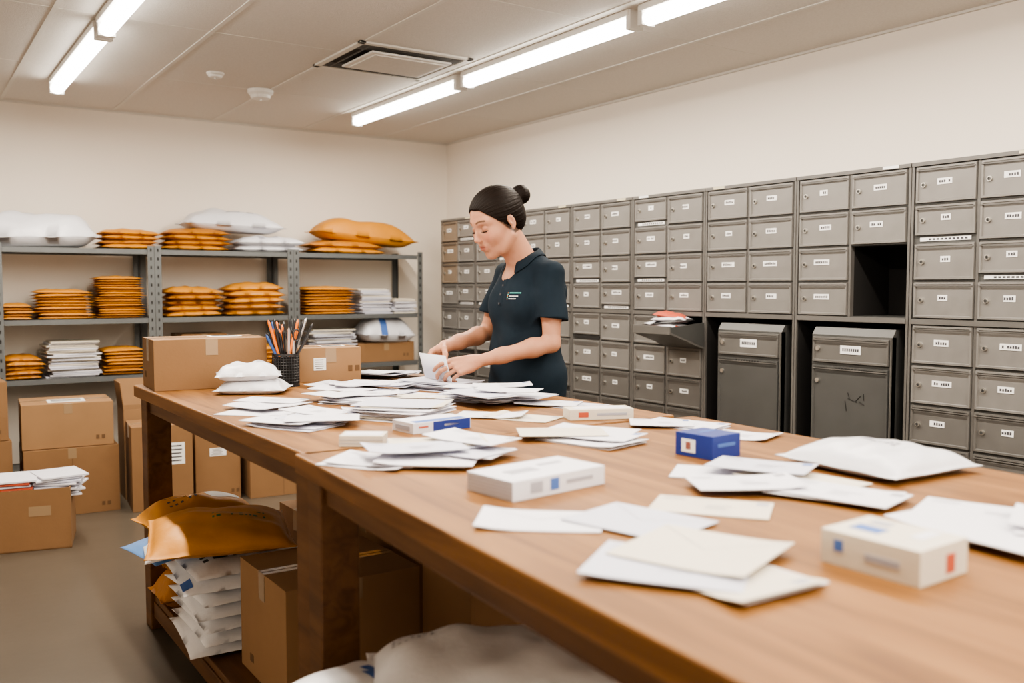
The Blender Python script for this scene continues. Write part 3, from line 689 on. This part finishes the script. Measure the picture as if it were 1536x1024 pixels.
def hand(F,W,d,n,s,curl,thumb,sc=1.05):
    d=np.array(d,float);d/=np.linalg.norm(d);n=np.array(n,float);n-=d*(n@d);n/=np.linalg.norm(n)
    s_=np.cross(d,n);s_=s_ if s_@np.array(s)>0 else -s_
    W=np.array(W,float)
    offs=[.0285,.0095,-.0095,-.0275];mc=[.083,.087,.082,.074]
    seg=[(.042,.026,.021),(.046,.030,.022),(.042,.027,.021),(.033,.021,.019)]
    rad=[.0086,.0088,.0083,.0074]
    for i in range(4):
        base=W+s_*offs[i]*.55*sc+d*.008;kn=W+(d*mc[i]+s_*offs[i])*sc-n*.003
        F.cap(base,kn,.0135*sc,.0100*sc,.010)
        p=kn;a=0.;dirv=d+s_*offs[i]*curl[i][3]*4
        dirv/=np.linalg.norm(dirv)
        for j in range(3):
            a+=math.radians(curl[i][j]);v=dirv*math.cos(a)+n*math.sin(a);p2=p+v*seg[i][j]*sc
            r=rad[i]*sc*(1-.09*j);F.cap(p,p2,r,r*.9,.0015);p=p2
    F.cap(W+s_*.008*sc+d*.01+n*.006,W+d*.05*sc+s_*.022*sc+n*.010,.014*sc,.013*sc,.012)
    F.cap(W+d*.03*sc-s_*.02*sc+n*.006,W+d*.06*sc-s_*.02*sc+n*.006,.012*sc,.011*sc,.012)
    p=W+s_*.020*sc+d*.02*sc+n*.006;(t1,t2,t3)=thumb
    for L,v,r0,r1 in((.042,t1,.0135,.0115),(.034,t2,.0112,.0098),(.028,t3,.0098,.008)):
        v=d*v[0]+s_*v[1]+n*v[2];v/=np.linalg.norm(v);p2=p+v*L*sc;F.cap(p,p2,r0*sc,r1*sc,.005);p=p2
def arm(name,S,E,W,d,n,s,curl,thumb):
    A=np.array([S,E,W]);lo=A.min(0)-.09;hi=A.max(0)+.09;lo[2]-=.03
    hi[0]+=.17;lo[1]-=.05;hi[1]+=.05
    lo=np.array([min(lo[0],-.06),lo[1],.90]);F=Field(lo,hi,.0021)
    F.cap(lerp(S,E,.2),lerp(S,E,.55),.044,.041,.01);F.cap(lerp(S,E,.5),E,.040,.032,.02);
    F.cap(E,lerp(E,W,.25),.032,.0345,.015);F.cap(lerp(E,W,.25),lerp(E,W,.7),.0345,.027,.02);F.cap(lerp(E,W,.65),W,.0275,.0220,.02)
    W=np.array(W);dn=np.array(d,float);dn/=np.linalg.norm(dn);F.cap(W,W+dn*.02,.0215,.021,.012)
    hand(F,W,d,n,s,curl,thumb);p,f=F.mesh();return emit(name,p,f,'skin_plain',smooth=1)
arm('left_arm_and_hand',SHL,ELL_,WRL,(.90,-.22,-.22),(-.05,-.80,-.6),(.1,-.4,.9),
    [(15,38,22,.8),(24,44,25,.8),(34,48,28,.8),(46,50,30,.8)],((.75,.45,.6),(.8,.1,.75),(.8,-.1,.6)))
arm('right_arm_and_hand',SHR,ELR,WRR,(.82,.28,-.42),(-.05,.80,-.55),(.1,.4,.9),
    [(18,38,22,.8),(27,44,25,.8),(36,48,28,.8),(48,50,30,.8)],((.75,.45,.6),(.8,.1,.75),(.8,-.1,.6)))
q=MB();vs=[]
for j in range(2):
    for i in range(7):
        u=i/6-.5;l=.10*2*u;vs.append((-( .405+.02*(1-4*u*u)*.4+.025*j),-( -.012+l),.974+.095*j))
q.raw(vs,[(i,i+1,8+i,7+i) for i in range(6)],'paper');o=q.obj('held_letter',parent=woman,smooth=True);sd=o.modifiers.new('s','SOLIDIFY');sd.thickness=.0012
# head
HC=np.array([.145,0,1.570]);HT=math.radians(24);HS=1.11
def h2b(p):
    f=p[:,0]*math.cos(HT)+p[:,2]*math.sin(HT);u=-p[:,0]*math.sin(HT)+p[:,2]*math.cos(HT)
    return np.stack([f,p[:,1],u],1)*HS+HC
def b2h(p):
    v=(np.array(p,float)-HC)/HS;return (v[0]*math.cos(HT)-v[2]*math.sin(HT),v[1],v[0]*math.sin(HT)+v[2]*math.cos(HT))
F=Field((-.20,-.11,-.30),(.15,.11,.14),.0018)
F.ell((-.008,0,.035),(.096,.074,.084),.0)
F.ell((.035,0,-.028),(.054,.059,.078),.03)
F.ell((.028,0,-.066),(.053,.049,.038),.02)
F.ell((.066,0,-.096),(.019,.021,.016),.02)
for s in(-1,1):
    F.ell((.055,s*.036,-.028),(.029,.026,.027),.02)
    F.cap((.0,s*.055,-.052),(.042,s*.037,-.086),.015,.014,.025)
    F.cap((.079,s*.012,.026),(.066,s*.045,.026),.010,.009,.015)
    F.ell((.088,s*.032,.006),(.013,.018,.011),.012,'sub')
    F.ell((.0690,s*.031,.004),(.0150,.0165,.0130),.003)
    F.ell((.097,s*.0092,-.032),(.0075,.0055,.0055),.005)
F.cap((.083,0,.014),(.101,0,-.024),.0062,.0082,.012);F.ell((.1035,0,-.027),(.0090,.0085,.0075),.006)
for s in(-1,1): F.ell((.102,s*.0062,-.0365),(.004,.003,.003),.002,'sub')
F.ell((.078,0,-.055),(.014,.027,.022),.012)
F.cap((.0880,-.0150,-.0540),(.0880,.0150,-.0540),.0048,.0048,.006);F.cap((.0905,-.003,-.0530),(.0905,.003,-.0530),.0045,.0045,.005)
F.cap((.0875,-.012,-.0655),(.0875,.012,-.0655),.0056,.0056,.006)
F.cap((.0960,-.021,-.0592),(.0960,.021,-.0592),.0038,.0038,.002,'sub')
for s in(-1,1):
    F.ell((-.010,s*.0750,-.004),(.0135,.0070,.0235),.008,rot=-.2)
    F.ell((-.005,s*.0810,.001),(.0075,.005,.0135),.003,'sub',rot=-.2)
    F.ell((-.002,s*.0785,-.008),(.003,.004,.006),.003)
    F.ell((-.008,s*.0755,-.027),(.0065,.0055,.0075),.005)
nb=b2h((.012,0,1.40));F.cap((-.022,0,-.06),nb,.050,.054,.03)
F.cap(b2h((.0,-.07,1.365)),b2h((.0,.07,1.365)),.045,.045,.04)
F.ell(b2h((.045,0,1.340)),(.055,.07,.06),.03)
p,f=F.mesh()
base=np.array([.45,.225,.142]);t=np.tile(base,(len(p),1))
def blend(mask,col): 
    global t
    mm=np.clip(mask,0,1)[:,None];t=t*(1-mm)+np.array(col)*mm
x,y,z=p.T;ay=np.abs(y)
def hline(x,y,z): return z-.076-1.25*(x-.080)+.35*np.maximum(np.abs(y)-.045,0)+.002*np.sin(y*160)
blend(.40*np.exp(-(((ay-.04)/.018)**2+((z+.025)/.018)**2))*(x>.03),(.47,.14,.09))
blend(.25*np.clip(np.sin(x*170+1)*np.sin(y*190)*np.sin(z*150),0,1),(.36,.15,.09))
lm=np.exp(-((ay/.020)**4+((z+.0597)/.0092)**4))*(x>.083);blend(lm*.8,(.32,.085,.065))
bz=.0285+.004*np.sin(np.clip((ay-.012)/.04,0,1)*3.1);bm=(np.abs(z-bz)<.0032)&(ay>.013)&(ay<.050)&(x>.04);blend(bm*.8,(.04,.022,.014))
em=(np.abs(z-(-.0055+7*(ay-.031)**2))<.0014)&(ay>.017)&(ay<.047)&(x>.05);blend(em*.95,(.02,.012,.01))
lid=np.exp(-(((ay-.031)/.016)**2+((z-.010)/.008)**2))*(x>.05);blend(lid*.35,(.28,.12,.08))
blend(np.clip((hline(x,y,z)+.008)/.010,0,1)*(ay<.0725)*.9*(z>-.05),(.03,.017,.011))
emit('head_and_neck',h2b(p),f,'face',tint=t,smooth=1)
q=MB()
for s in(-1,1):
    for i in range(15):
        yy=s*(.018+.027*i/14);xx=.0825-12*(abs(yy)-.029)**2
        a=h2b(np.array([[xx,yy,-.0045],[xx+.0045,yy+s*.001*(i/7-1),-.0085]]));a=b2w(a)-np.array([BX,BY,0]);q.cyl(a[0],a[1],.0007,'hair',4,r2=.0003)
q.obj('eyelashes',parent=woman)
F=Field((-.20,-.10,-.11),(.12,.10,.14),.0020)
F.ell((-.012,0,.037),(.1035,.0785,.0885),0)
F.ell((-.055,0,-.005),(.054,.064,.060),.02)
G=F.grid(F.lo,F.lo+F.h*F.n);_,gx,gy,gz=G
line=hline(gx,gy,gz)
low=-(gz+.062)
F.F=np.maximum(F.F,(-np.minimum(line,9)*.30).astype(np.float32));F.F=np.maximum(F.F,np.broadcast_to(low,F.F.shape).astype(np.float32))
for s in(-1,1): F.ell((-.006,s*.082,-.010),(.014,.012,.017),.004,'sub',rot=-.2)
F.ell((-.130,0,.052),(.032,.040,.035),.006)
F.cap((-.105,0,.045),(-.12,0,.05),.028,.028,.008)
def hd(x,y,z):
    a=np.arctan2(y,z-.048)
    return .0004*np.sin(a*60+x*40)+.0004*np.sin(a*33+2+x*50)
F.disp(hd)
F.disp(lambda x,y,z:.0009*np.sin(300*(np.sqrt((x+.13)**2+(z-.052)**2+y**2*.4))+3*np.arctan2(z-.052,y))*(x<-.105))
p,f=F.mesh();emit('hair_with_bun',h2b(p),f,'hair',smooth=1)
# shirt
F=Field((-.22,-.33,.82),(.24,.33,1.52),.0042)
F.ell((.005,0,1.26),(.118,.155,.175),0);F.ell((.010,0,1.08),(.125,.160,.20),.05);F.ell((-.008,0,.93),(.138,.178,.17),.06)
F.ell((.045,0,.98),(.092,.125,.15),.05)
for s in(-1,1):
    F.ell((.078,s*.068,1.245),(.052,.060,.064),.05);F.ell((-.06,s*.07,1.29),(.055,.075,.09),.04)
    F.cap((-.004,s*.045,1.412),(-.003,s*.140,1.374),.038,.046,.04)
for S,E in((SHL,ELL_),(SHR,ELR)):
    S=np.array(S);E=np.array(E);d=(E-S);L=np.linalg.norm(d);d/=L;c=S+d*L*.66
    F.cap(S,S+d*L*.9,.052,.065,.035,clip=(c,d))
    F.cap(S+d*L*.45,E,.041,.050,.004,'sub')
def folds(x,y,z):
    a=np.sin(38*z+14*y+9*x+1.5*np.sin(20*y))*np.clip((1.24-z)*5,0,1)*.0055
    b=np.sin(55*(z*.6+np.abs(y)*.8)+2)*np.clip((z-1.1)*4,0,1)*np.clip((np.abs(y)-.08)*12,0,1)*.0040
    c=np.sin(30*z-40*y+12*x)*.0022
    pl=.0022*((np.abs(y)<.015)&(z>1.25)&(x>.05))
    return a+b+c+pl
F.disp(folds)
F.cap((.0,0,1.40),(.045,0,1.52),.056,.062,.004,'sub')
F.cap((.07,0,1.46),(.124,0,1.335),.036,.005,.004,'sub')
F.plane((0,0,.865),(0,0,-1))
p,f=F.mesh();shirt=emit('polo_shirt',p,f,'shirt',smooth=2)
W=b2w(p);bvh=BVHTree.FromPolygons([Vector(v) for v in W.tolist()],f.tolist())
def onshirt(l,u,off=.0012):
    h=bvh.ray_cast(Vector((BX-.4,BY-l,u)),Vector((1,0,0)))
    if h[0] is None: return (-.13,-l,u)
    return (h[0].x-BX-off,h[0].y-BY,h[0].z)
q=MB();n=40;rows=[]
for i in range(n+1):
    t=math.radians(32)+(2*math.pi-math.radians(64))*i/n
    ct,st=math.cos(t),math.sin(t)
    fr=max(0,ct)
    top=np.array([.020+.060*ct,.058*st,1.452-.40*.060*ct-.012*fr])
    mid=np.array([.020+.066*ct,.064*st,top[2]+.001])
    ln=.038+.022*fr**3
    low=np.array([.022+(.066+.020)*ct+.012*fr,(.064+.024)*st,top[2]-ln])
    w0=Vector((BX-low[0],BY-low[1],low[2]));h=bvh.find_nearest(w0)
    nn=h[1];c0=Vector((BX-.0,BY,h[0].z));
    if nn.dot(h[0]-c0)<0: nn=-nn
    w1=h[0]+nn*.005
    rows.append([(-top[0],-top[1],top[2]-.012),(-top[0],-top[1],top[2]),(-mid[0],-mid[1],mid[2]),tuple((Vector((-mid[0],-mid[1],mid[2]))*.45+Vector((w1.x-BX,w1.y-BY,w1.z))*.55)+Vector((nn.x,nn.y,0))*.004),(w1.x-BX,w1.y-BY,w1.z)])
vs=[p_ for r_ in rows for p_ in r_];fs=[]
for i in range(n):
    for j in range(4): fs.append((i*5+j,i*5+j+1,(i+1)*5+j+1,(i+1)*5+j))
q.raw(vs,fs,'shirt');o=q.obj('collar',smooth=True,parent=woman);sd=o.modifiers.new('s','SOLIDIFY');sd.thickness=.003;sd.offset=0
ss=o.modifiers.new('ss','SUBSURF');ss.levels=1;ss.render_levels=1
q=MB()
def patch(l0,l1,u0,u1,k,n=2):
    for i in range(n):
        a=l0+(l1-l0)*i/n;b=l0+(l1-l0)*(i+1)/n
        q.poly([onshirt(a,u0,.0025),onshirt(b,u0,.0025),onshirt(b,u1,.0025),onshirt(a,u1,.0025)],k)
for ln,(uu,kk,h_,le) in enumerate(((1.294,'teal',.005,.105),(1.282,'label',.0035,.100),(1.272,'label',.0035,.096))):
    l=.062
    while l<le:
        patch(l,l+.0034,uu,uu+h_,kk,1);l+=.0050
for i in range(5): patch(.052,.055+.002*(i%2),1.270+i*.006,1.274+i*.006,['penor','teal'][i%2],1)
for uu in(1.325,1.29,1.255):
    c=Vector(onshirt(0.0,uu,.0));q.cyl(c,c+Vector((-.003,0,0)),.0045,'ink',10)
q.obj('shirt_logo_and_buttons',parent=woman)
F=Field((-.2,-.24,.0),(.24,.24,1.02),.0085)
F.ell((-.012,0,.92),(.115,.155,.12),0)
for s in(-1,1):
    F.cap((-.01,s*.08,.88),(.0,s*.09,.50),.088,.062,.04);F.cap((.0,s*.09,.50),(-.01,s*.095,.07),.062,.048,.02)
p,f=F.mesh();emit('trousers',p,f,'pants')
F=Field((-.2,-.2,.0),(.26,.2,.14),.005)
for s in(-1,1): F.ell((.05,s*.095,.045),(.135,.045,.042),0);F.ell((-.02,s*.095,.07),(.055,.042,.05),.02)
F.plane((0,0,.004),(0,0,-1));p,f=F.mesh();emit('shoes',p,f,'shoe')
# ------------------------------------------------------------------ world + camera
w=bpy.data.worlds.new('world');sc.world=w;w.use_nodes=True
w.node_tree.nodes['Background'].inputs[0].default_value=(1,.96,.9,1);w.node_tree.nodes['Background'].inputs[1].default_value=.3
cam=bpy.data.cameras.new('camera');co=bpy.data.objects.new('camera',cam);COL.objects.link(co)
co.location=(0,0,1.32);co.rotation_euler=(math.radians(90-3.413),0,math.radians(-34.1))
cam.sensor_width=36;cam.lens=1375/1536*36;cam.clip_start=.05
cam.dof.use_dof=True;cam.dof.focus_distance=3.45;cam.dof.aperture_fstop=2.6
sc.camera=co
